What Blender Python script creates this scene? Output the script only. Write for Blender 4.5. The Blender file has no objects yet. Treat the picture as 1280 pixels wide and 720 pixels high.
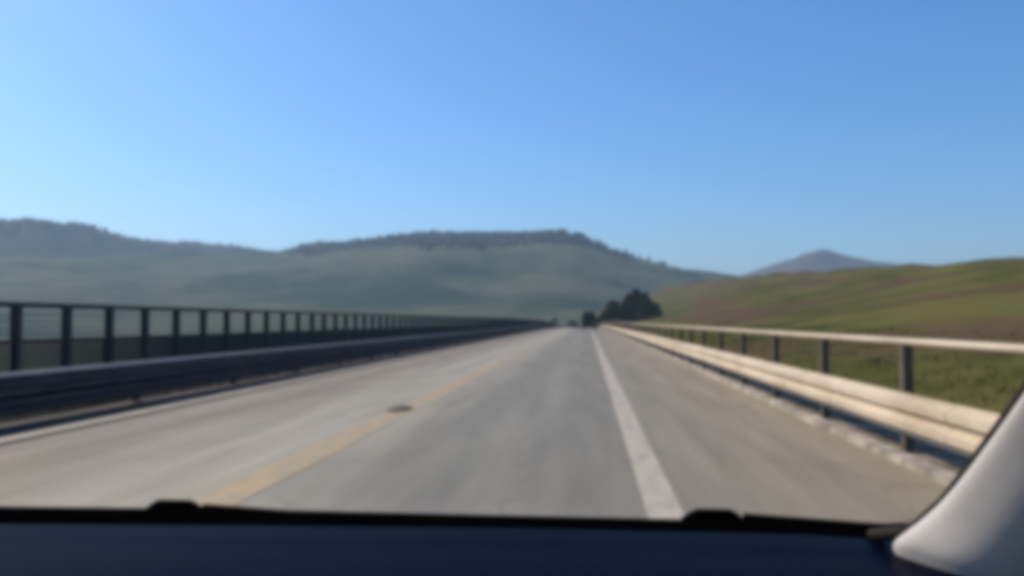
import bpy, math, random
from mathutils import Vector, Matrix, noise

random.seed(7)
scene = bpy.context.scene
C = scene.collection
R = math.radians
HC = 1.4            # camera height over the road
F = 1050.0          # focal length in pixels of the 1280 px wide photo

# ------------------------------------------------------------------ camera
cam_d = bpy.data.cameras.new('camera')
cam = bpy.data.objects.new('camera', cam_d)
C.objects.link(cam)
cam_d.sensor_width = 36.0
cam_d.lens = 36.0 * F / 1280.0
cam_d.clip_start = 0.05
cam_d.clip_end = 20000
cam.location = (0, 0, HC)
cam.rotation_euler = (R(90 + 2.24), 0, math.atan(95 / F))
scene.camera = cam
ROT = cam.rotation_euler.to_matrix()


def ray(px, py):
    return ROT @ Vector((px - 640, 360 - py, -F))


def at(px, py, Y):
    """world point Y metres ahead, seen in the photo at px, py"""
    d = ray(px, py)
    return Vector((0, 0, HC)) + d * (Y / d.y)


# ------------------------------------------------------------------ helpers
def tag(o, label=None, cat=None, group=None, kind=None):
    if label: o['label'] = label
    if cat: o['category'] = cat
    if group: o['group'] = group
    if kind: o['kind'] = kind
    return o


def empty(name, loc, rz=0):
    o = bpy.data.objects.new(name, None)
    o.empty_display_size = 0.2
    o.location = loc
    o.rotation_euler = (0, 0, rz)
    C.objects.link(o)
    return o


class MB:
    def __init__(s):
        s.v, s.f = [], []

    def add(s, verts, faces):
        n = len(s.v)
        s.v += [tuple(p) for p in verts]
        s.f += [tuple(i + n for i in f) for f in faces]
        return s

    def box(s, x0, x1, y0, y1, z0, z1):
        return s.add([(x0, y0, z0), (x1, y0, z0), (x1, y1, z0), (x0, y1, z0),
                      (x0, y0, z1), (x1, y0, z1), (x1, y1, z1), (x0, y1, z1)],
                     [(3, 2, 1, 0), (4, 5, 6, 7), (0, 1, 5, 4), (1, 2, 6, 5), (2, 3, 7, 6), (3, 0, 4, 7)])

    def loft(s, rings, closed=True, caps=True):
        n = len(rings[0])
        vs = [p for r in rings for p in r]
        fs = []
        for i in range(len(rings) - 1):
            for j in range(n if closed else n - 1):
                k = (j + 1) % n
                fs.append((i * n + j, i * n + k, (i + 1) * n + k, (i + 1) * n + j))
        if caps and closed:
            fs.append(tuple(range(n))[::-1])
            fs.append(tuple((len(rings) - 1) * n + j for j in range(n)))
        return s.add(vs, fs)

    def tube(s, pts, r, n=8):
        rings = []
        pts = [Vector(p) for p in pts]
        for i, p in enumerate(pts):
            d = (pts[min(i + 1, len(pts) - 1)] - pts[max(i - 1, 0)]).normalized()
            up = Vector((0, 0, 1)) if abs(d.z) < 0.9 else Vector((1, 0, 0))
            a = d.cross(up).normalized(); b = a.cross(d)
            rr = r[i] if isinstance(r, (list, tuple)) else r
            rings.append([p + (a * math.cos(t) + b * math.sin(t)) * rr
                          for t in (2 * math.pi * k / n for k in range(n))])
        return s.loft(rings)

    def build(s, name, mat, parent=None, smooth=False, bevel=0, seg=2):
        me = bpy.data.meshes.new(name)
        me.from_pydata(s.v, [], s.f)
        me.materials.append(mat)
        me.update()
        if smooth:
            for p in me.polygons: p.use_smooth = True
        import bmesh
        bm = bmesh.new(); bm.from_mesh(me)
        bmesh.ops.recalc_face_normals(bm, faces=bm.faces)
        if bevel:
            bmesh.ops.bevel(bm, geom=[e for e in bm.edges if len(e.link_faces) == 2 and e.calc_face_angle(0) > 0.5],
                            offset=bevel, segments=seg, affect='EDGES', profile=0.6)
        bm.to_mesh(me); bm.free()
        o = bpy.data.objects.new(name, me)
        C.objects.link(o)
        if parent: o.parent = parent
        return o


# ------------------------------------------------------------------ materials
def mat_new(name):
    m = bpy.data.materials.new(name); m.use_nodes = True
    nt = m.node_tree
    return m, nt, nt.nodes['Principled BSDF']


def ramp_mat(name, cols, scale=3, rough=0.8, detail=6, metal=0, bump=0, bscale=None, stretch=None, spec=0.4, contrast=(0.35, 0.65)):
    m, nt, b = mat_new(name)
    tc = nt.nodes.new('ShaderNodeTexCoord')
    mp = nt.nodes.new('ShaderNodeMapping')
    if stretch: mp.inputs['Scale'].default_value = stretch
    nt.links.new(tc.outputs['Object'], mp.inputs[0])
    n = nt.nodes.new('ShaderNodeTexNoise')
    n.inputs['Scale'].default_value = scale; n.inputs['Detail'].default_value = detail
    n.inputs['Roughness'].default_value = 0.62
    nt.links.new(mp.outputs[0], n.inputs['Vector'])
    r = nt.nodes.new('ShaderNodeValToRGB')
    el = r.color_ramp.elements
    while len(el) < len(cols): el.new(0.5)
    for i, c in enumerate(cols):
        el[i].position = contrast[0] + (contrast[1] - contrast[0]) * i / max(1, len(cols) - 1)
        el[i].color = (*c, 1)
    nt.links.new(n.outputs['Fac'], r.inputs[0])
    nt.links.new(r.outputs[0], b.inputs['Base Color'])
    b.inputs['Roughness'].default_value = rough
    b.inputs['Metallic'].default_value = metal
    b.inputs['Specular IOR Level'].default_value = spec
    if bump:
        n2 = nt.nodes.new('ShaderNodeTexNoise')
        n2.inputs['Scale'].default_value = bscale or scale * 6; n2.inputs['Detail'].default_value = 5
        nt.links.new(mp.outputs[0], n2.inputs['Vector'])
        bp = nt.nodes.new('ShaderNodeBump'); bp.inputs['Strength'].default_value = bump
        bp.inputs['Distance'].default_value = 0.05
        nt.links.new(n2.outputs['Fac'], bp.inputs['Height'])
        nt.links.new(bp.outputs[0], b.inputs['Normal'])
    return m


def road_mat():
    m, nt, b = mat_new('asphalt')
    N, L = nt.nodes.new, nt.links.new
    tc = N('ShaderNodeTexCoord')
    sep = N('ShaderNodeSeparateXYZ'); L(tc.outputs['Object'], sep.inputs[0])
    # lanes of different age: across-road ramp
    mr = N('ShaderNodeMapRange'); mr.inputs[1].default_value = -8; mr.inputs[2].default_value = 4
    n0 = N('ShaderNodeTexNoise'); n0.inputs['Scale'].default_value = 0.35; n0.inputs['Detail'].default_value = 4
    L(tc.outputs['Object'], n0.inputs['Vector'])
    wob = N('ShaderNodeMath'); wob.operation = 'MULTIPLY_ADD'; wob.inputs[1].default_value = 0.8
    L(n0.outputs['Fac'], wob.inputs[0]); L(sep.outputs['X'], wob.inputs[2])
    L(wob.outputs[0], mr.inputs[0])
    r = N('ShaderNodeValToRGB'); el = r.color_ramp.elements
    stops = [(0.0, (.26, .235, .21)), (0.14, (.30, .265, .24)), (0.24, (.23, .205, .18)), (0.36, (.34, .32, .295)),
             (0.46, (.365, .345, .31)), (0.52, (.25, .243, .228)), (0.58, (.205, .203, .195)), (0.64, (.235, .23, .22)), (0.70, (.20, .196, .187)),
             (0.76, (.245, .228, .205)), (0.84, (.27, .24, .20)), (0.92, (.285, .25, .20)), (1.0, (.30, .26, .205))]
    while len(el) < len(stops): el.new(0.5)
    for e, (p, c) in zip(el, stops):
        e.position = p; e.color = (c[0] * .88, c[1] * .83, c[2] * .69, 1)
    L(mr.outputs[0], r.inputs[0])
    mp = N('ShaderNodeMapping'); mp.inputs['Scale'].default_value = (1.6, 0.12, 1)
    L(tc.outputs['Object'], mp.inputs[0])
    n1 = N('ShaderNodeTexNoise'); n1.inputs['Scale'].default_value = 1.3; n1.inputs['Detail'].default_value = 7
    n1.inputs['Roughness'].default_value = 0.65
    L(mp.outputs[0], n1.inputs['Vector'])
    n2 = N('ShaderNodeTexNoise'); n2.inputs['Scale'].default_value = 60; n2.inputs['Detail'].default_value = 3
    L(tc.outputs['Object'], n2.inputs['Vector'])
    ad = N('ShaderNodeMath'); ad.operation = 'MULTIPLY_ADD'; ad.inputs[1].default_value = 0.35
    L(n2.outputs['Fac'], ad.inputs[0]); L(n1.outputs['Fac'], ad.inputs[2])
    mr2 = N('ShaderNodeMapRange'); mr2.inputs[1].default_value = 0.4; mr2.inputs[2].default_value = 0.95
    mr2.inputs[3].default_value = 0.66; mr2.inputs[4].default_value = 1.26
    L(ad.outputs[0], mr2.inputs[0])
    mul = N('ShaderNodeVectorMath'); mul.operation = 'MULTIPLY'
    L(r.outputs[0], mul.inputs[0]); L(mr2.outputs[0], mul.inputs[1])
    # sealed cracks
    wn = N('ShaderNodeTexNoise'); wn.inputs['Scale'].default_value = 1.5; wn.inputs['Detail'].default_value = 4
    L(tc.outputs['Object'], wn.inputs['Vector'])
    wv = N('ShaderNodeVectorMath'); wv.operation = 'MULTIPLY_ADD'; wv.inputs[1].default_value = (.8, .8, 0)
    L(wn.outputs['Color'], wv.inputs[0]); L(tc.outputs['Object'], wv.inputs[2])
    vo = N('ShaderNodeTexVoronoi'); vo.feature = 'DISTANCE_TO_EDGE'; vo.inputs['Scale'].default_value = .30
    L(wv.outputs[0], vo.inputs['Vector'])
    cr = N('ShaderNodeMapRange'); cr.inputs[1].default_value = .004; cr.inputs[2].default_value = .012
    cr.inputs[3].default_value = .88; cr.inputs[4].default_value = 1.0
    L(vo.outputs['Distance'], cr.inputs[0])
    mk = N('ShaderNodeMapRange'); mk.inputs[1].default_value = .45; mk.inputs[2].default_value = .55
    L(n0.outputs['Fac'], mk.inputs[0])
    mxx = N('ShaderNodeMath'); mxx.operation = 'MAXIMUM'; L(cr.outputs[0], mxx.inputs[0]); L(mk.outputs[0], mxx.inputs[1])
    mu2 = N('ShaderNodeVectorMath'); mu2.operation = 'MULTIPLY'; L(mul.outputs[0], mu2.inputs[0]); L(mxx.outputs[0], mu2.inputs[1])
    mul = mu2
    L(mul.outputs[0], b.inputs['Base Color'])
    b.inputs['Roughness'].default_value = 0.85
    bp = N('ShaderNodeBump'); bp.inputs['Strength'].default_value = 0.35; bp.inputs['Distance'].default_value = 0.01
    n3 = N('ShaderNodeTexNoise'); n3.inputs['Scale'].default_value = 90; n3.inputs['Detail'].default_value = 2
    L(tc.outputs['Object'], n3.inputs['Vector']); L(n3.outputs['Fac'], bp.inputs['Height'])
    L(bp.outputs[0], b.inputs['Normal'])
    return m


def paint_mat(name, col, wear=0.45, worn=(.24, .225, .2)):
    m, nt, b = mat_new(name)
    N, L = nt.nodes.new, nt.links.new
    tc = N('ShaderNodeTexCoord'); n = N('ShaderNodeTexNoise')
    mp = N('ShaderNodeMapping'); mp.inputs['Scale'].default_value = (1, 0.3, 1)
    L(tc.outputs['Object'], mp.inputs[0]); L(mp.outputs[0], n.inputs['Vector'])
    n.inputs['Scale'].default_value = 5; n.inputs['Detail'].default_value = 8; n.inputs['Roughness'].default_value = 0.7
    r = N('ShaderNodeValToRGB'); r.color_ramp.elements[0].position = wear - 0.12; r.color_ramp.elements[1].position = wear + 0.12
    r.color_ramp.elements[0].color = (*worn, 1); r.color_ramp.elements[1].color = (*col, 1)
    L(n.outputs['Fac'], r.inputs[0]); L(r.outputs[0], b.inputs['Base Color'])
    b.inputs['Roughness'].default_value = 0.75
    return m


def wear_along(m, y0, y1, amount):
    nt = m.node_tree; N, L = nt.nodes.new, nt.links.new
    r = next(n for n in nt.nodes if n.type == 'VALTORGB'); old = r.inputs[0].links[0].from_socket
    tc = N('ShaderNodeTexCoord'); sp = N('ShaderNodeSeparateXYZ'); L(tc.outputs['Object'], sp.inputs[0])
    mr = N('ShaderNodeMapRange'); mr.inputs[1].default_value = y0; mr.inputs[2].default_value = y1
    mr.inputs[3].default_value = 0.06; mr.inputs[4].default_value = -amount
    L(sp.outputs['Y'], mr.inputs[0])
    a = N('ShaderNodeMath'); L(old, a.inputs[0]); L(mr.outputs[0], a.inputs[1]); L(a.outputs[0], r.inputs[0])


def hill_mat(name, low, mid, wood, z0, z1, scale):
    """grass and stubble fields low, woods above the height z0..z1"""
    m, nt, b = mat_new(name)
    N, L = nt.nodes.new, nt.links.new
    tc = N('ShaderNodeTexCoord'); sep = N('ShaderNodeSeparateXYZ'); L(tc.outputs['Object'], sep.inputs[0])
    n = N('ShaderNodeTexNoise'); n.inputs['Scale'].default_value = scale; n.inputs['Detail'].default_value = 8
    n.inputs['Roughness'].default_value = 0.65; L(tc.outputs['Object'], n.inputs['Vector'])
    r = N('ShaderNodeValToRGB'); r.color_ramp.elements[0].position = 0.42; r.color_ramp.elements[1].position = 0.58
    r.color_ramp.elements[0].color = (*low, 1); r.color_ramp.elements[1].color = (*mid, 1)
    L(n.outputs['Fac'], r.inputs[0])
    n2 = N('ShaderNodeTexNoise'); n2.inputs['Scale'].default_value = scale * 1.7; n2.inputs['Detail'].default_value = 9
    n2.inputs['Roughness'].default_value = 0.7
    L(tc.outputs['Object'], n2.inputs['Vector'])
    a = N('ShaderNodeMath'); a.operation = 'MULTIPLY_ADD'; a.inputs[1].default_value = (z1 - z0) * 3
    L(n2.outputs['Fac'], a.inputs[0]); L(sep.outputs['Z'], a.inputs[2])
    mr = N('ShaderNodeMapRange'); mr.inputs[1].default_value = z0 + (z1 - z0) * 1.5; mr.inputs[2].default_value = z1 + (z1 - z0) * 1.5
    L(a.outputs[0], mr.inputs[0])
    mx = N('ShaderNodeMix'); mx.data_type = 'RGBA'
    L(mr.outputs[0], mx.inputs[0]); L(r.outputs[0], mx.inputs[6]); mx.inputs[7].default_value = (*wood, 1)
    L(mx.outputs[2], b.inputs['Base Color'])
    b.inputs['Roughness'].default_value = 1.0; b.inputs['Specular IOR Level'].default_value = 0.05
    return m


def leaf_mat(name, c0, c1):
    m, nt, b = mat_new(name)
    N, L = nt.nodes.new, nt.links.new
    g = N('ShaderNodeNewGeometry'); r = N('ShaderNodeValToRGB')
    r.color_ramp.elements[0].color = (*c0, 1); r.color_ramp.elements[1].color = (*c1, 1)
    L(g.outputs['Random Per Island'], r.inputs[0]); L(r.outputs[0], b.inputs['Base Color'])
    b.inputs['Roughness'].default_value = 0.7; b.inputs['Specular IOR Level'].default_value = 0.2
    return m


M = {
    'road': road_mat(),
    'white_line': paint_mat('white road paint', (.42, .365, .285), 0.47, (.27, .235, .18)),
    'yellow_line': paint_mat('yellow road paint', (.40, .285, .15), 0.53, (.285, .235, .16)),
    'white_worn': paint_mat('worn white paint', (.5, .48, .45), 0.5),
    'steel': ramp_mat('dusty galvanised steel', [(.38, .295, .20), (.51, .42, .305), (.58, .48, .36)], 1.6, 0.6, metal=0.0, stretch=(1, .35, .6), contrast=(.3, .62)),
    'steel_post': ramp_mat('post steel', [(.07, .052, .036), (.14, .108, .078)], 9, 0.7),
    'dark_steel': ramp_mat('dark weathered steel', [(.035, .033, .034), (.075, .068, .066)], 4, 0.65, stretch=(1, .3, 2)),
    'rail_steel': ramp_mat('grey rail steel', [(.16, .155, .175), (.24, .235, .26)], 4, 0.55),
    'fence': ramp_mat('dark painted iron', [(.010, .016, .018), (.024, .032, .032)], 6, 0.55),
    'concrete': ramp_mat('kerb concrete', [(.20, .17, .13), (.46, .40, .32)], 2.2, 0.9, bump=0.5, contrast=(.4, .6)),
    'ground': ramp_mat('valley grass and soil', [(.055, .070, .032), (.10, .105, .05), (.14, .115, .07)], 0.02, 1.0, 8, spec=0.05),
    'verge': ramp_mat('dry verge', [(.055, .055, .028), (.12, .10, .06), (.21, .175, .12)], 1.2, 1.0, 8, spec=0.05, bump=0.6),
    'soil': ramp_mat('dusty soil', [(.10, .08, .055), (.20, .155, .105), (.30, .245, .17)], 1.6, 1.0, 8, spec=0.05, bump=0.8),
    'asphalt_edge': ramp_mat('brown dusty edge', [(.12, .095, .075), (.2, .165, .13)], 2, 0.95),
    'shoulder': ramp_mat('shoulder darkened as guardrail shade', [(.02, .016, .013), (.055, .042, .033), (.10, .08, .065)], 2.2, 0.95, stretch=(1.5, .25, 1)),  # dark brown tone puts the left guardrail's shade into the colour
    'shade_line': ramp_mat('painted shade line', [(.02, .018, .016), (.07, .06, .052)], 3, 0.9, stretch=(1, .2, 1)),  # dark colour in place of a thin shadow line on the asphalt
    'far_wood': leaf_mat('far woodland', (.008, .013, .012), (.020, .028, .020)),
    'bark': ramp_mat('bark', [(.05, .035, .025), (.10, .075, .05)], 8, 0.9),
    'leaf': leaf_mat('dark foliage', (.016, .018, .006), (.060, .058, .018)),
    'leaf2': leaf_mat('olive foliage', (.022, .030, .012), (.07, .08, .03)),
    'grass': leaf_mat('roadside grass', (.042, .042, .010), (.090, .072, .022)),
    'dash': None,
    'black': ramp_mat('black plastic', [(.0008, .0008, .001), (.0015, .0015, .0018)], 30, 1.0, spec=0.0),
    'rubber': ramp_mat('black rubber', [(.018, .016, .014), (.034, .030, .026)], 30, 0.9, spec=0.1),
    'trim': ramp_mat('pale grey pillar trim', [(.50, .465, .44), (.55, .515, .49)], 25, 0.6, bump=0.08, bscale=400),
    'paint': ramp_mat('dark car paint', [(.02, .022, .03), (.03, .032, .04)], 3, 0.3, spec=0.5),
    'truck': ramp_mat('dark van paint', [(.012, .014, .014), (.03, .03, .028)], 3, 0.4),
    'truck_grey': ramp_mat('dull grey panel', [(.10, .10, .095), (.16, .155, .15)], 3, 0.6),
    'lamp_red': ramp_mat('red lamp plastic', [(.25, .01, .008), (.35, .02, .015)], 5, 0.3),
    'dark_glass': ramp_mat('dark glass', [(.01, .012, .014), (.02, .022, .025)], 5, 0.1),
    'debris': ramp_mat('brown debris', [(.11, .075, .06), (.17, .125, .10)], 14, 0.95, bump=0.6),
    'sign_back': ramp_mat('sign back grey', [(.09, .10, .10), (.13, .14, .14)], 4, 0.7),
}
wear_along(M['white_line'], 8, 90, .05)
wear_along(M['yellow_line'], 6, 45, .08)
m, nt, b = mat_new('navy dashboard plastic')
tcn = nt.nodes.new('ShaderNodeTexCoord'); nn = nt.nodes.new('ShaderNodeTexNoise'); nn.inputs['Scale'].default_value = 350
nt.links.new(tcn.outputs['Object'], nn.inputs['Vector'])
bp = nt.nodes.new('ShaderNodeBump'); bp.inputs['Strength'].default_value = 0.12; bp.inputs['Distance'].default_value = 0.002
nt.links.new(nn.outputs['Fac'], bp.inputs['Height']); nt.links.new(bp.outputs[0], b.inputs['Normal'])
b.inputs['Base Color'].default_value = (.0010, .0013, .0075, 1); b.inputs['Roughness'].default_value = 0.37
b.inputs['Specular IOR Level'].default_value = 0.008
M['dash'] = m


# ------------------------------------------------------------------ road
def rz(y):
    """height of the road along its length: level, then over a gentle crest"""
    return 0.0 if y < 120 else -(y - 120) ** 2 * 5e-5


YS = [-45 + 3 * i for i in range(56)] + [120 + 6 * i for i in range(1, 40)]
YEND = YS[-1]


def strip(name, mat, x0, x1, dz, ys=YS, nx=1, kind='structure', thick=0.0):
    mb = MB()
    rings = []
    for y in ys:
        top = [(x0 + (x1 - x0) * i / nx, y, rz(y) + dz) for i in range(nx + 1)]
        if thick:
            top += [(x1, y, rz(y) + dz - thick), (x0, y, rz(y) + dz - thick)]
        rings.append(top)
    mb.loft(rings, closed=bool(thick), caps=bool(thick))
    o = mb.build(name, mat)
    return tag(o, kind=kind)


strip('road', M['road'], -8.3, 3.75, 0.0, nx=6, thick=0.9)
strip('edge_line', M['white_line'], 0.42, 0.69, 0.004)
strip('centre_line', M['yellow_line'], -3.08, -2.68, 0.004)
strip('edge_line', M['white_line'], -7.0, -6.78, 0.004)
strip('verge', M['shoulder'], -8.04, -7.02, 0.004)  # dark strip, painted-in shade at the foot of the left guardrail
strip('shade_line', M['shade_line'], -6.72, -6.52, 0.004)  # thin shadow line painted as a dark strip beside the left edge line
strip('verge', M['soil'], 3.2, 4.15, 0.02, ys=[y for y in YS if y < 230], nx=3)
strip('kerb', M['concrete'], 3.02, 3.2, 0.07, ys=[y for y in YS if y < 230], thick=0.2)
strip('kerb', M['concrete'], -8.29, -8.06, 0.10, ys=[y for y in YS if y < 230], thick=0.2)


# ------------------------------------------------------------------ ground sheet
def fbm(x, y, z=0.0, o=5):
    return noise.fractal(Vector((x, y, z)), 1.0, 2.0, o)


def sstep(a, b, t):
    t = max(0, min(1, (t - a) / (b - a))); return t * t * (3 - 2 * t)


def ground_z(x, y):
    r = math.hypot(x, y)
    if x < 0:
        d = sstep(11.5, 45, -x)
        z = -0.45 - 7.5 * d
    else:
        z = -0.45 - 3.0 * sstep(8, 30, x)
    far = sstep(180, 420, y)
    z = z * (1 - far) + (-8) * far
    if y > 120 and z > rz(y) - 0.5: z = rz(y) - 0.5
    amp = sstep(14, 80, abs(x)) if y < 300 else 1
    return z + amp * 1.4 * fbm(x * .012, y * .012) - 0.15


mb = MB()
az = sorted(set([-180 + 6 * i for i in range(60)] + [-45 + 0.6 * i for i in range(151)]))
rr = [0.0] + [2.5 * 1.075 ** i for i in range(102)]
rr = [r for r in rr if r < 3500] + [3500]
verts = [(0, 0, ground_z(0, 0))]
for r in rr[1:]:
    for a in az:
        x, y = r * math.sin(R(a)), r * math.cos(R(a))
        verts.append((x, y, ground_z(x, y)))
n = len(az)
faces = [(0, 1 + j, 1 + (j + 1) % n) for j in range(n)]
for i in range(len(rr) - 2):
    for j in range(n):
        k = (j + 1) % n
        faces.append((1 + i * n + j, 1 + i * n + k, 1 + (i + 1) * n + k, 1 + (i + 1) * n + j))
mb.add(verts, faces)
tag(mb.build('ground', M['ground'], smooth=True), kind='structure')


def vstrip(name, xs, zf, mat, y0, y1, dy):
    mb = MB()
    rings = []
    y = y0
    while y <= y1:
        rings.append([(x, y, zf(x, y)) for x in xs]); y += dy
    mb.loft(rings, closed=False)
    return tag(mb.build(name, mat, smooth=True), kind='structure')


# dirt verge on the left between the road and the fence
vstrip('verge', [-14.5, -12.5, -11.3, -10.6, -9.8, -9, -8.7, -8.31],
       lambda x, y: rz(y) - 0.06 + 0.05 * fbm(x, y * .3) - (1.6 * max(0, -x - 11.2) if x < -11.2 else 0), M['verge'], -45, 340, 2.0)


# hillside on the right
RH = [(-60, 12), (60, 11), (140, 12.2), (200, 14.2), (300, 18.5), (400, 22.5), (463, 25), (560, 25), (640, 22), (760, 12)]
RX = [(-60, 75), (350, 75), (463, 74), (560, 56), (640, 52), (760, 50)]


def interp(t, tab):
    if t <= tab[0][0]: return tab[0][1]
    for (a, u), (b_, w) in zip(tab, tab[1:]):
        if t <= b_: return u + (w - u) * (t - a) / (b_ - a)
    return tab[-1][1]


def hillside_z(x, y):
    H, X = interp(y, RH), interp(y, RX)
    t = (x - 6.5) / (X - 6.5)
    if t < 0:
        z = -0.1 + (-0.5) * sstep(3.6, 6.2, x)
    elif t < 1:
        z = -0.6 + (H + .6) * (t ** 0.92)
    else:
        z = H - (t - 1) * H * 0.35
    z += (0.05 + 0.9 * sstep(8, 60, x)) * fbm(x * .06, y * .045, 3) * (1.0 if x > 7 else .4)
    return z + min(0, rz(y)) * (1 - sstep(10, 40, x))


xs = [3.7, 3.9, 4.2, 4.6, 5, 5.6, 6.2, 6.6, 7, 7.6, 8.3] + [9 + 1.0 * i for i in range(14)] + [23 + 2.2 * i for i in range(28)] + [86 + 6 * i for i in range(16)]
hs_mat = hill_mat('rough hillside pasture', (.052, .058, .011), (.110, .098, .028), (.055, .060, .022), 40, 45, 0.07)
# brown bare patches and dry grass bands over the green
nt = hs_mat.node_tree
b = nt.nodes['Principled BSDF']
src = b.inputs['Base Color'].links[0].from_socket
tcn = nt.nodes.new('ShaderNodeTexCoord'); mpn = nt.nodes.new('ShaderNodeMapping'); mpn.inputs['Scale'].default_value = (1.0, 0.35, 1)
nt.links.new(tcn.outputs['Object'], mpn.inputs[0])
n2 = nt.nodes.new('ShaderNodeTexNoise'); n2.inputs['Scale'].default_value = 0.07; n2.inputs['Detail'].default_value = 7
nt.links.new(mpn.outputs[0], n2.inputs['Vector'])
rp = nt.nodes.new('ShaderNodeValToRGB')
rp.color_ramp.elements[0].position = .47; rp.color_ramp.elements[1].position = .58
rp.color_ramp.elements[0].color = (0, 0, 0, 1); rp.color_ramp.elements[1].color = (.8, .8, .8, 1)
nt.links.new(n2.outputs['Fac'], rp.inputs[0])
mx = nt.nodes.new('ShaderNodeMix'); mx.data_type = 'RGBA'
nt.links.new(rp.outputs[0], mx.inputs[0]); nt.links.new(src, mx.inputs[6]); mx.inputs[7].default_value = (.095, .054, .036, 1)
nt.links.new(mx.outputs[2], b.inputs['Base Color'])
vstrip('hillside', xs, hillside_z, hs_mat, -60, 760, 3.0)


# far hills ---------------------------------------------------------------
RW = random.Random(17)


def hills(name, prof, D, base, back, mat, rough, seed, pxstep=5, woods=None, wz0=0, wdens=.8):
    """a range of hills: ridge heights along its length, slopes rising from `base` metres out to the ridge at D"""
    p0, p1 = prof[0][0], prof[-1][0]
    rings = []
    rs = [base + (D - base) * (i / 34) for i in range(35)] + [D + (back - D) * (i / 12) for i in range(1, 13)]
    px = p0
    while px <= p1:
        py = (interp(px - 14, prof) + 2 * interp(px - 6, prof) + 2 * interp(px, prof) + 2 * interp(px + 6, prof) + interp(px + 14, prof)) / 8
        pw = sum(interp(px + k, prof) * (1 - abs(k) / 130) for k in range(-120, 121, 20)) / sum(1 - abs(k) / 130 for k in range(-120, 121, 20))
        dw = ray(px, pw); tw = dw.z / math.hypot(dw.x, dw.y)
        d = ray(px, py); h = math.hypot(d.x, d.y)
        ux, uy, tz = d.x / h, d.y / h, d.z / h
        ring = []
        for r in rs:
            Rz = D + 0.09 * D * fbm(px * .006, seed, 1, 3)
            zr = HC + tz * Rz
            if r <= Rz:
                t = (r - base) / (Rz - base)
                s = 0.30 * t + 0.70 * sstep(-.05, 1.1, t) / sstep(-.05, 1.1, 1)
            else:
                s = max(-0.4, 1 - ((r - Rz) / (back - Rz)) * 1.5)
            x, y = ux * r, uy * r
            mixr = max(0, min(1, (r - base) / (Rz - base))) ** 4 if r <= Rz else 1
            z = -14 + (HC + (tw * (1 - mixr) + tz * mixr) * Rz + 14) * s
            fold = fbm(x * .0035, y * .0035, seed, 6)
            z += rough * (fold + .35 * fbm(x * .012, y * .012, seed + 3, 5)) * math.sin(math.pi * min(1, max(0.08, (r - base) / (back - base))))
            ring.append((x, y, z))
            if woods and (wz0 < (z + 40 * fbm(x * .006, y * .006, seed + 7, 5)) and r < Rz * 1.01 and RW.random() < wdens): woods.append((x, y, z))
        rings.append(ring); px += pxstep
    mb = MB().loft(rings, closed=False)
    return tag(mb.build(name, mat, smooth=True), kind='structure')


back_prof = [(-420, 300), (-200, 285), (-60, 277), (0, 276), (60, 278), (110, 283), (160, 295), (215, 301), (300, 308), (350, 312), (430, 318), (520, 330)]
front_prof = [(-420, 330), (-200, 328), (0, 325), (100, 322), (200, 323), (300, 321), (350, 313), (400, 303), (470, 298), (500, 293), (560, 291), (640, 292),
              (720, 291), (745, 301), (775, 317), (820, 328), (870, 337), (905, 346), (960, 357), (1040, 374)]
mount_prof = [(860, 356), (925, 345), (960, 333), (1000, 318), (1018, 311), (1030, 309), (1042, 311), (1060, 320), (1090, 328), (1130, 333), (1200, 338), (1320, 344)]
wl = [(0, 0, -100)]
wl2 = [(0, 0, -100)]
hills('hills', back_prof, 1750, 1150, 2200, hill_mat('far wooded hill', (.06, .075, .05), (.08, .085, .055), (.018, .026, .030), 78, 107, 0.006), 10, 4.2, woods=wl2, wz0=146, wdens=.5)
hills('hills', front_prof, 1400, 480, 1900, hill_mat('hill pasture', (.022, .042, .026), (.088, .098, .055), (.010, .018, .016), 97, 114, 0.006), 12, 1.7, woods=wl, wz0=104, wdens=.75)
hills('mountain', mount_prof, 2200, 1500, 2600, hill_mat('mountain slope', (.07, .06, .05), (.09, .075, .06), (.06, .05, .045), 132, 190, 0.005), 8, 9.1)


def woods_mesh(pts, size, jit, seed):
    rnd = random.Random(seed); mb = MB()
    for x, y, z in pts[1:]:
        for _ in range(3):
            X, Y_ = x + rnd.uniform(-jit, jit), y + rnd.uniform(-jit, jit)
            s_ = size * rnd.uniform(.5, 1.25)
            ph = rnd.uniform(0, 6.28)
            ring = [(X + s_ * rnd.uniform(.7, 1.2) * math.cos(ph + k * 1.2566), Y_ + s_ * rnd.uniform(.7, 1.2) * math.sin(ph + k * 1.2566), z + s_ * rnd.uniform(.2, .7)) for k in range(5)]
            lo = [(X + .7 * (p[0] - X), Y_ + .7 * (p[1] - Y_), z - s_ * 1.2) for p in ring]
            top = (X + rnd.uniform(-.2, .2) * s_, Y_, z + s_ * rnd.uniform(1.0, 1.5))
            mb.add(lo + ring + [top], [(k, (k + 1) % 5, 5 + (k + 1) % 5, 5 + k) for k in range(5)] + [(5 + k, 5 + (k + 1) % 5, 10) for k in range(5)])
    return mb


tag(woods_mesh(wl, 3.3, 12, 1).build('woods', M['far_wood']), 'dark far-off woods along the crest of the middle hill', kind='stuff')
tag(woods_mesh(wl2, 3.2, 14, 2).build('woods', M['far_wood']), 'dark far-off woods along the crest of the left hill', kind='stuff')

# ------------------------------------------------------------------ guardrails
W_PROF = [(0, 0), (0, .025), (.085, .075), (.09, .14), (.025, .185), (.025, .215), (.09, .26), (.085, .325), (0, .375), (0, .40)]


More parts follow.
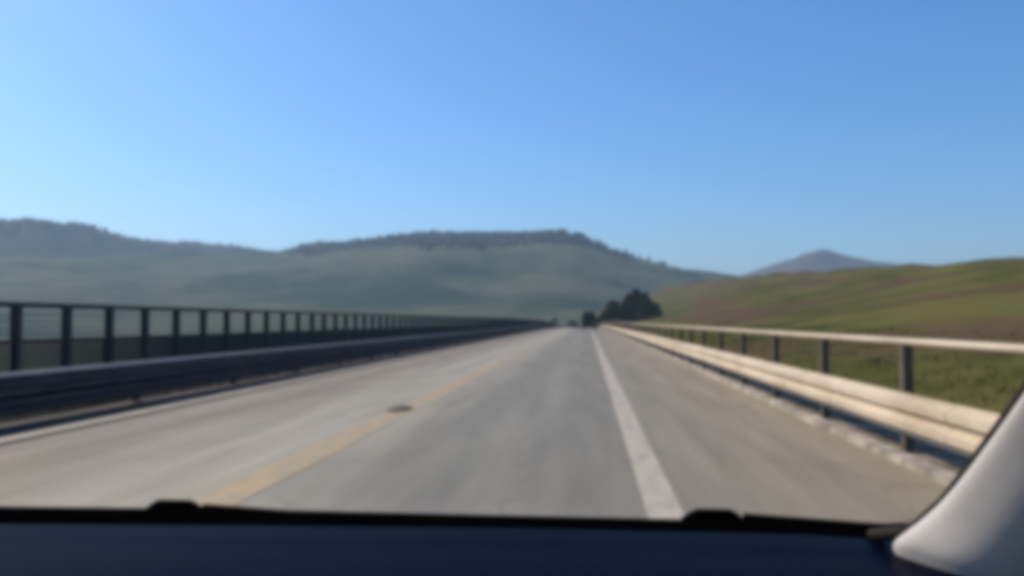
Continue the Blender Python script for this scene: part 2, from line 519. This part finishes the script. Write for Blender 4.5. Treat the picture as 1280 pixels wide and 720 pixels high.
def beam_mesh(x, side, z0, h, y0, y1, sec=3.1, thick=0.012, depth=1.0):
    """corrugated guardrail beam whose waves face `side`; lapped sections"""
    mb = MB()
    k = h / .40
    y = y0
    i = 0
    while y < y1:
        e = min(y + sec + 0.16, y1 + .16)
        lap = 0.006 * (i % 2)
        rings = []
        for yy in (y, (y + e) / 2, e):
            f = [(x + side * (d * depth + lap), yy, rz(yy) + z0 + z * k) for d, z in W_PROF]
            bk = [(x + side * (d * depth + lap - thick), yy, rz(yy) + z0 + z * k) for d, z in reversed(W_PROF)]
            rings.append(f + bk)
        mb.loft(rings)
        y += sec; i += 1
    return mb


def rail_pts(x, z, y0, y1, st=3.1):
    n = int((y1 - y0) / st)
    return [(x, y0 + st * i, rz(y0 + st * i) + z) for i in range(n + 1)]


def c_post(z1, w=.10, d=.11, t=.014):
    """channel-section steel post, open towards the back"""
    pts = [(-w / 2, -d / 2), (w / 2, -d / 2), (w / 2, -d / 2 + t), (-w / 2 + t, -d / 2 + t), (-w / 2 + t, d / 2 - t), (w / 2, d / 2 - t), (w / 2, d / 2), (-w / 2, d / 2)]
    return MB().loft([[(x, y, -.15) for x, y in pts], [(x, y, z1) for x, y in pts]])


Y0 = 9.2 - 3.1 * 13
# right-hand guardrail with top rail
g = empty('guardrail', (3.28, Y0, 0))
tag(g, 'sunlit cream steel guardrail with waved beam and round top rail along the right road edge', 'guardrail', 'guardrails along the road')


def local(mb, root):
    l = root.location
    mb.v = [(a - l.x, b_ - l.y, c - l.z) for a, b_, c in mb.v]
    return mb


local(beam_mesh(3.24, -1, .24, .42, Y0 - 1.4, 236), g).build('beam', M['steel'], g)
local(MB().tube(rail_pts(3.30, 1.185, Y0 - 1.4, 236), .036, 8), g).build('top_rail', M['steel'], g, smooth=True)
proto = c_post(1.15).build('post', M['steel_post'], g)
sp = MB().box(-.075, .05, -.07, .07, .36, .60).build('spacer', M['steel'], proto, bevel=.01)
sp.location = (-.0 - .055 + .0, 0, 0)
proto.location = (.06, 0, 0)
for i in range(1, 88):
    y = Y0 + 3.1 * i
    if y > 234: break
    c = proto.copy(); C.objects.link(c); c.parent = g
    c.location = (.06 + .012 * fbm(i * 1.7, .3), 3.1 * i, rz(y))
    c.rotation_euler = (R(.8 * fbm(i * 2.1, 4)), R(.8 * fbm(i * 1.3, 7)), 0)
    if y > 0:
        s = sp.copy(); C.objects.link(s); s.parent = c

# left-hand guardrail, seen on its shaded side
YL = -30.0
g2 = empty('guardrail', (-7.75, YL, 0))
tag(g2, 'dark shaded double-beam guardrail with grey top rail along the left road edge', 'guardrail', 'guardrails along the road')
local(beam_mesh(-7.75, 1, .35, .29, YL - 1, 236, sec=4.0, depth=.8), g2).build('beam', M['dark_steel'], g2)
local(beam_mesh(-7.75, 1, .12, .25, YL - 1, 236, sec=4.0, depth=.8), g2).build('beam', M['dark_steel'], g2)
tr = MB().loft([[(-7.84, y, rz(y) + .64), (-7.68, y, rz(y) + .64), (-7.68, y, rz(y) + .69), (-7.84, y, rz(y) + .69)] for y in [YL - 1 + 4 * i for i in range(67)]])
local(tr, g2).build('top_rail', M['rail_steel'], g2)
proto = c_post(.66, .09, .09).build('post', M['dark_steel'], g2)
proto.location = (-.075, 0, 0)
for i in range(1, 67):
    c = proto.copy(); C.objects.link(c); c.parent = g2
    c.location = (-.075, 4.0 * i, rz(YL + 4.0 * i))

# ------------------------------------------------------------------ left fence
FX = -10.4
d20 = ray(20, 401)
FY0 = FX * d20.y / d20.x - 1.5 * 6
fz = lambda y: rz(y) - .05
fr = empty('fence', (FX, FY0, 0))
tag(fr, 'tall dark iron railing fence with square posts behind the left guardrail', 'fence')
NP = 99
FY1 = FY0 + 1.5 * NP
ys = [FY0 + 1.5 * i for i in range(0, 160)]


def hbar(z, hw, hh, y_list):
    return MB().loft([[(FX - hw, y, fz(y) + z - hh), (FX + hw, y, fz(y) + z - hh), (FX + hw, y, fz(y) + z + hh), (FX - hw, y, fz(y) + z + hh)] for y in y_list])


local(hbar(1.745, .055, .05, ys), fr).build('top_rail', M['fence'], fr)
local(hbar(1.08, .03, .035, ys), fr).build('middle_rail', M['fence'], fr)
local(hbar(.20, .03, .03, ys), fr).build('bottom_rail', M['fence'], fr)
bars = MB()
y = FY0
while y < ys[-1]:
    bars.box(FX - .02, FX + .02, y - .02, y + .02, fz(y) + .2, fz(y) + 1.07)
    y += .12
local(bars, fr).build('bars', M['fence'], fr)
wires = MB()
for z in (1.2, 1.32, 1.44, 1.56):
    wires.tube([(FX, yy, fz(yy) + z) for yy in ys[::2]], .011, 4)
local(wires, fr).build('wires', M['fence'], fr)
proto = MB().box(-.07, .07, -.075, .075, -.15, 1.72).add(
    [(-.07, -.075, 1.72), (.07, -.075, 1.72), (.07, .075, 1.72), (-.07, .075, 1.72), (0, 0, 1.76)], [(0, 1, 4), (1, 2, 4), (2, 3, 4), (3, 0, 4)]).build('post', M['fence'], fr)
proto.location = (0, 0, fz(FY0))
for i in range(1, NP + 1):
    c = proto.copy(); C.objects.link(c); c.parent = fr
    c.location = (0, 1.5 * i, fz(FY0 + 1.5 * i))
    c.rotation_euler = (R(.7 * fbm(i * 1.9, 2)), R(.6 * fbm(i * 1.1, 6)), 0)
far = MB()
for i in range(NP + 1, 159):
    yy = FY0 + 1.5 * i
    far.box(FX - .055, FX + .055, yy - .055, yy + .055, fz(yy) - .1, fz(yy) + 1.72)
tag(local(far, fr).build('far_posts', M['fence'], fr), kind='stuff')

# ------------------------------------------------------------------ vegetation
def crown_mesh(clumps, n, size, seed):
    rnd = random.Random(seed)
    mb = MB()
    tot = sum(r ** 2 for _, r in clumps)
    for c, r in clumps:
        for _ in range(int(n * r * r / tot)):
            d = Vector((rnd.gauss(0, 1), rnd.gauss(0, 1), rnd.gauss(0, 1))).normalized()
            p = Vector(c) + d * (r * (0.35 + 0.75 * rnd.random() ** .6)) * Vector((1, 1, .8)).length / 1.6
            a = Vector((rnd.gauss(0, 1), rnd.gauss(0, 1), rnd.gauss(0, .6))).normalized()
            b_ = a.cross(Vector((rnd.gauss(0, 1), rnd.gauss(0, 1), rnd.gauss(0, 1)))).normalized()
            s = size * rnd.uniform(.5, 1.3)
            mb.add([p - a * s, p + b_ * s * .55, p + a * s, p - b_ * s * .55], [(0, 1, 2, 3)])
    return mb


def tree(name, loc, h, w, n, size, seed, label, cat, leaf, group=None, low=.15, lean=0.0, nclump=16, peak=None):
    rnd = random.Random(seed)
    t = empty(name, loc)
    tag(t, label, cat, group)
    clumps = []
    for i in range(nclump):
        u = rnd.uniform(-1, 1); v = rnd.uniform(-1, 1)
        top = peak(u) if peak else 1 - .45 * u * u
        z = h * (low + (top - low) * rnd.random() ** .7)
        rad = min(w, h) * rnd.uniform(.14, .25)
        clumps.append(((u * w / 2 + lean * z, v * w / 3, min(z, h * top - rad * .8)), rad))
    tr = MB()
    tr.tube([(0, 0, -.6), (.02 * h, 0, h * .2), (lean * h * .4, .02 * h, h * .42), (lean * h * .7, 0, h * .7)], [h * .035, h * .028, h * .02, h * .006], 7)
    for c, r in clumps[::2]:
        tr.tube([(0, 0, h * .18), (c[0] * .5, c[1] * .5, h * .18 + (c[2] - h * .18) * .6), c], [h * .015, h * .01, h * .003], 5)
    tr.build('trunk', M['bark'], t, smooth=True)
    crown_mesh(clumps, n, size, seed).build('crown', leaf, t)
    return t


def on_hill(px, Y):
    x = at(px, 400, Y).x
    return (x, Y, hillside_z(x, Y) - .1)


tree('tree', on_hill(797, 250), 9.7, 7.5, 6000, .5, 11, 'dark green tree, tallest of the clump where the road meets the right hillside', 'tree', M['leaf'], 'trees at the foot of the right hillside', low=.12, nclump=24)
tree('tree', on_hill(770, 246), 8.0, 8.0, 5600, .5, 12, 'dark low spreading tree nearest the road at the left end of the clump', 'tree', M['leaf'], 'trees at the foot of the right hillside', low=.08, nclump=24)
tree('bush', on_hill(811, 238), 5.6, 6.0, 3200, .45, 13, 'rounded dark bush at the right end of the tree clump by the hillside', 'bush', M['leaf'], low=.06, nclump=14)
x = at(698, 400, 330).x
tree('tree', (x - 1.2, 330, -5), 7.4, 3.4, 800, .4, 21, 'small dark tree beyond the left fence where the road meets the hills', 'tree', M['leaf2'], 'small trees beyond the end of the road', nclump=9)
x = at(716, 400, 410).x
tree('tree', (x, 410, -8.5), 10.5, 5.5, 1000, .5, 22, 'small hazy tree just left of the van, beyond the crest of the road', 'tree', M['leaf2'], 'small trees beyond the end of the road', nclump=9)

# rough grass along the right verge and lower slope
rnd = random.Random(5)
mb = MB()
for _ in range(34000):
    y = 3 + 90 * rnd.random() ** 1.6
    x = 3.55 + 11 * rnd.random() ** 1.5
    if fbm(x * .7, y * .5, 8, 3) < -.15: continue
    z = hillside_z(x, y) - .02
    h = rnd.uniform(.03, .17) * (1 + .5 * fbm(x * .3, y * .3, 2, 2)) * (0.45 if x < 4.0 else 1)
    a = rnd.uniform(0, 6.28); w = rnd.uniform(.006, .014) * (1 + y / 40)
    lx, ly = rnd.uniform(-.5, .5) * h, rnd.uniform(-.5, .5) * h
    ca, sa = math.cos(a) * w, math.sin(a) * w
    mb.add([(x - ca, y - sa, z), (x + ca, y + sa, z), (x + lx * .4 + ca * .6, y + ly * .4 + sa * .6, z + h * .6), (x + lx, y + ly, z + h)], [(0, 1, 2, 3)])
tag(mb.build('grass', M['grass']), 'rough dry grass on the bank behind the right guardrail', kind='stuff')


# ------------------------------------------------------------------ debris on the yellow line
p = at(500, 513, 13.1)
rings = []
mb = MB()
rnd = random.Random(3)
nr, na = 5, 18
vs = [(0, 0, .045)]
for i in range(1, nr + 1):
    for j in range(na):
        a = 2 * math.pi * j / na
        q = 1 + .25 * fbm(math.cos(a) * 1.3, math.sin(a) * 1.3, 5)
        t = i / nr
        vs.append((.20 * q * t * math.cos(a), .46 * q * t * math.sin(a), .045 * (1 - t ** 2) * (1 + .5 * fbm(i * .8, j * .5)) - (.004 if i == nr else 0)))
fs = [(0, 1 + j, 1 + (j + 1) % na) for j in range(na)]
for i in range(nr - 1):
    for j in range(na):
        fs.append((1 + i * na + j, 1 + (i + 1) * na + j, 1 + (i + 1) * na + (j + 1) % na, 1 + i * na + (j + 1) % na))
mb.add(vs, fs)
o = mb.build('debris', M['debris'], smooth=True)
o.location = (p.x, 13.1, .012)
tag(o, 'flat brown lump of debris lying on the faded yellow line', 'debris')

# ------------------------------------------------------------------ van ahead
vy = 120.0
v = empty('van', (at(736, 405, vy).x, vy, rz(vy)))
tag(v, 'dark high-roofed van driving away far ahead near the end of the road', 'van')
prof = [(0, .38), (0, 1.6), (.10, 2.62), (.30, 2.72), (3.1, 2.68), (3.75, 2.2), (4.35, 1.35), (5.2, 1.12), (5.35, .75), (5.3, .38)]
mb = MB()
rings = []
for sx, ins in ((-1, .10), (-1, 0), (1, 0), (1, .10)):
    rings.append([(sx * (.96 - ins * .5 - max(0, (z - 1.3)) * .09), y_ + (ins if y_ < .5 else -ins), min(z, 2.72 - ins * .3)) for y_, z in prof])
rings = [[(-(.97 - max(0, z - 1.3) * .09), y_, z) for y_, z in prof], [((.97 - max(0, z - 1.3) * .09), y_, z) for y_, z in prof]]
mb.loft(rings)
mb.build('body', M['truck'], v, bevel=.06, seg=3)
for sx in (-1, 1):
    d = MB().box(-.40, .40, -.035, -.008, .62, 2.45).build('rear_door', M['truck'], v, bevel=.01)
    d.location = (sx * .42, .02, 0)
    MB().box(-.30, .30, -.052, -.037, 1.55, 2.15).build('window', M['dark_glass'], d, bevel=.01)
    MB().box(-.04, .04, -.06, -.037, 1.2, 1.26).build('handle', M['rubber'], d)
    MB().box(sx * .87 - .06, sx * .87 + .06, -.05, -.008, .95, 1.45).build('tail_light', M['lamp_red'], v, bevel=.01)
    MB().box(sx * .99 - .012, sx * .99 + .012, 3.2, 4.1, 1.4, 1.95).build('side_window', M['dark_glass'], v)
    MB().add([], []).box(sx * 1.1 - .1, sx * 1.1 + .1, 4.0, 4.08, 1.35, 1.65).build('mirror', M['rubber'], v, bevel=.02)
    for wy in (1.05, 4.35):
        w = MB().tube([(-.1, 0, 0), (.1, 0, 0)], .34, 18).build('wheel', M['rubber'], v)
        w.location = (sx * .86, wy, .34)
        MB().tube([(-.11, 0, 0), (.11, 0, 0)], .19, 12).build('rim', M['truck_grey'], w)
MB().box(-.93, .93, -.16, -.01, .36, .56).build('bumper', M['rubber'], v, bevel=.03)
MB().box(-.26, .26, -.175, -.163, .40, .52).build('number_plate', M['truck_grey'], v)

# ------------------------------------------------------------------ own car (seen from inside)
car = empty('car', (-.35, 0, 0))
tag(car, 'car seen from inside, with navy dashboard and pale grey windscreen pillar', 'car')


def lc(mb):
    return local(mb, car)


def pl(t, tab):
    return interp(t, tab)


# dashboard: a wide top that runs from the screen base towards the seats and rolls over
dash_edge = [(-900, 655), (-60, 655), (300, 657), (640, 660), (1000, 668), (1120, 676), (1300, 690)]
rings = []
for i in range(57):
    px = -900 + 2170 * i / 56
    e = at(px, pl(px, dash_edge), 1.0)
    ring = []
    for t, drop in ((0, 0), (.08, -.004), (.2, -.001), (.4, .002), (.6, .0), (.72, -.012), (.8, -.035), (.86, -.08), (.9, -.16), (.9, -.4)):
        ring.append((e.x, 1.0 - t * .55, e.z + drop))
    ring.append((e.x, 1.0, e.z - .4))
    rings.append(ring)
lc(MB().loft(rings)).build('dashboard', M['dash'], car, smooth=True, bevel=0)
# black scuttle between dashboard and screen
cowl_top = [(-900, 632), (-60, 632), (300, 636), (640, 644), (1000, 652), (1110, 655), (1140, 652), (1330, 640)]
rings = []
for i in range(57):
    px = -900 + 2190 * i / 56
    e = at(px, pl(px, dash_edge) , 1.005)
    u = at(px, pl(px, cowl_top), 1.13)
    rings.append([(e.x, 1.003, e.z - .004), (e.x, 1.03, e.z + .002), (u.x, 1.09, u.z - .006), (u.x, 1.13, u.z), (u.x, 1.16, u.z - .012), (u.x, 1.18, u.z - .12), (e.x, 1.003, e.z - .12)])
lc(MB().loft(rings)).build('scuttle', M['black'], car, smooth=True)

# wipers: pivot cap and arm lying on the scuttle
for px, py in ((216, 634), (893, 646)):
    c = at(px, py, 1.15)
    a = MB().tube([(c.x + .04, 1.16, c.z - .004), (c.x + .2, 1.165, c.z - .012), (c.x + .62, 1.17, c.z - .03)], [.008, .006, .005], 6)
    w = lc(a).build('wiper', M['black'], car, smooth=True)
    r_ = []
    hh = .017
    for t in (-1, -.93, -.72, -.5, .5, .72, .93, 1):
        k = max(0.12, 1 - max(0, (abs(t) - .45) / .55) ** 1.7)
        r_.append([(c.x + t * .042, 1.15 + .022 * math.cos(q), c.z - .006 + hh * k * math.sin(q) * (1 if math.sin(q) > 0 else .5)) for q in [2 * math.pi * j / 12 for j in range(12)]])
    lc(MB().loft(r_)).build('cap', M['black'], w, smooth=True)

# right windscreen pillar: inner trim swept up along the screen edge
edge = [(1364, 400, .62), (1332, 440, .67), (1299, 484, .72), (1264, 533, .77), (1228, 582, .82), (1190, 630, .87), (1153, 662, .91), (1121, 683, .94), (1128, 696, .95)]
rings = []
for k, (px, py, Y) in enumerate(edge):
    p = at(px, py, Y)
    base = k / (len(edge) - 1)
    w = .10 + .05 * base
    ring = []
    # cross-section: rounded lip at the screen edge, then a broad face turning back towards the side window
    for dx, dy, dz in ((.004, .03, -.004), (-.003, .012, 0), (0, -.006, .002), (.008, -.024, .002), (.022, -.050, 0), (.042, -.069, -.004), (.064, -.073, -.01), (.09, -.060, -.02), (.12, -.02, -.03), (.15, .01, -.03), (.12, .06, -.02), (.05, .06, -.01)):
        ring.append((p.x + dx * (w / .12), p.y + dy * (w / .12), p.z + dz - (0.02 * base if dx > .05 else 0)))
    rings.append(ring)
top = Vector(edge and at(*edge[0]))
rings.insert(0, [(x + .035, y - .33, z + .21) for x, y, z in rings[0]])
last = rings[-1]
rings.append([(x + .03, y - .01, z - .10) for x, y, z in last])
po = lc(MB().loft(rings)).build('pillar_trim', M['trim'], car, smooth=True)
ss = po.modifiers.new('smooth', 'SUBSURF'); ss.levels = 2; ss.render_levels = 2
# rubber seal of the screen along the pillar
sp_ = [at(px - 9, py - 3, Y + .03) for px, py, Y in edge[:-2]] + [at(1128, 664, .97), at(1090, 668, 1.02)]
sp_.insert(0, sp_[0] + Vector((.035, -.33, .21)))
lc(MB().tube(sp_, .0065, 8)).build('seal', M['rubber'], car, smooth=True)

# left pillar, roof and bonnet (outside the picture, they shade the cabin)
lp = [(-1.22, .95, 1.14), (-1.16, .72, 1.42), (-1.08, .42, 1.66)]
rings = [[(x - .04, y, z), (x, y + .02, z), (x + .05, y - .03, z), (x + .02, y - .12, z - .02), (x - .05, y - .12, z - .02)] for x, y, z in lp]
lc(MB().loft(rings)).build('left_pillar', M['trim'], car, smooth=True)
rings = []
for i in range(13):
    y = .36 - 2.3 * i / 12
    rings.append([(-.36 + .80 * t, y, 1.70 + .03 * (1 - t * t) - .04 * max(0, (.2 - i / 12)) / .2) for t in [-1 + j / 6 for j in range(13)]] +
                 [(-.36 + .80 * t, y, 1.74 + .03 * (1 - t * t)) for t in [1 - j / 6 for j in range(13)]])
lc(MB().loft(rings)).build('roof', M['trim'], car, smooth=True)
rings = []
for y, z in ((1.2, 1.06), (1.5, 1.02), (1.9, .94), (2.15, .82), (2.2, .55)):
    rings.append([(-.36 + .84 * t, y - .12 * t * t, z - .05 * t * t) for t in [-1 + j / 6 for j in range(13)]])
lc(MB().loft(rings, closed=False)).build('bonnet', M['paint'], car, smooth=True)

# windscreen
WINDSCREEN = True
if WINDSCREEN:
    gm = bpy.data.materials.new('windscreen glass'); gm.use_nodes = True
    nt = gm.node_tree
    for nd in list(nt.nodes): nt.nodes.remove(nd)
    out = nt.nodes.new('ShaderNodeOutputMaterial'); mix = nt.nodes.new('ShaderNodeMixShader')
    tr_ = nt.nodes.new('ShaderNodeBsdfTransparent'); tr_.inputs[0].default_value = (.965, .975, .97, 1)
    gl = nt.nodes.new('ShaderNodeBsdfGlossy'); gl.inputs['Roughness'].default_value = .02
    mix.inputs[0].default_value = .004
    nt.links.new(tr_.outputs[0], mix.inputs[1]); nt.links.new(gl.outputs[0], mix.inputs[2])
    nt.links.new(mix.outputs[0], out.inputs[0])
    rings = []
    for i in range(11):
        t = i / 10
        y = 1.10 - .72 * t; z = 1.165 + .53 * t
        hw = .86 - .11 * t
        rings.append([(-.36 + hw * s, y - .10 * s * s, z + .02 * math.sin(math.pi * t)) for s in [-1 + j / 8 for j in range(17)]])
    lc(MB().loft(rings, closed=False)).build('windscreen', gm, car, smooth=True)

# ------------------------------------------------------------------ haze
HAZE = True
if HAZE:
    top = max((o.matrix_world @ Vector(c)).z for o in scene.objects if o.type == 'MESH' and o.name.startswith(('hill', 'mountain', 'woods')) for c in o.bound_box) + 4
    print('haze top', top)
    hz = MB().box(-3700, 3700, -3700, 3700, -60, top)
    hm = bpy.data.materials.new('haze'); hm.use_nodes = True
    nt = hm.node_tree
    for nd in list(nt.nodes): nt.nodes.remove(nd)
    out = nt.nodes.new('ShaderNodeOutputMaterial'); pv = nt.nodes.new('ShaderNodeVolumePrincipled')
    pv.inputs['Color'].default_value = (.58, .80, 1.0, 1)
    pv.inputs['Density'].default_value = 0.00026
    pv.inputs['Anisotropy'].default_value = 0.2
    nt.links.new(pv.outputs[0], out.inputs['Volume'])
    ho = hz.build('haze', hm)
    tag(ho, 'thin blue haze over the whole valley', kind='stuff')

# ------------------------------------------------------------------ light
SUN_AZ, SUN_EL = -64, 41
w = bpy.data.worlds.new('World'); scene.world = w; w.use_nodes = True
nt = w.node_tree
sky = nt.nodes.new('ShaderNodeTexSky'); sky.sky_type = 'NISHITA'; sky.sun_disc = False
sky.sun_elevation = R(SUN_EL); sky.sun_rotation = R(SUN_AZ)
sky.air_density = 1.1; sky.dust_density = 1.0; sky.ozone_density = 10.0
bg = nt.nodes['Background']; bg.inputs['Strength'].default_value = 0.145
hs = nt.nodes.new('ShaderNodeHueSaturation'); hs.inputs['Saturation'].default_value = 1.10; hs.inputs['Value'].default_value = 1.08
nt.links.new(sky.outputs[0], hs.inputs['Color']); nt.links.new(hs.outputs[0], bg.inputs['Color'])
sd = bpy.data.lights.new('sun', 'SUN'); sd.energy = 4.7; sd.angle = R(.5); sd.color = (1, .86, .66)
so = bpy.data.objects.new('sun', sd); C.objects.link(so)
dirv = Vector((math.sin(R(SUN_AZ)) * math.cos(R(SUN_EL)), math.cos(R(SUN_AZ)) * math.cos(R(SUN_EL)), math.sin(R(SUN_EL))))
so.rotation_euler = dirv.to_track_quat('Z', 'Y').to_euler()
so.location = (-50, 30, 60)

# ------------------------------------------------------------------ render settings
scene.view_settings.view_transform = 'Standard'
scene.view_settings.look = 'None'
scene.view_settings.exposure = 0.06
scene.view_settings.gamma = 1.0
scene.view_settings.use_curve_mapping = False
scene.render.engine = 'CYCLES'
scene.cycles.use_denoising = True
scene.cycles.max_bounces = 6
scene.cycles.transparent_max_bounces = 12
scene.cycles.pixel_filter_type = 'BLACKMAN_HARRIS'
scene.cycles.filter_width = 7.0
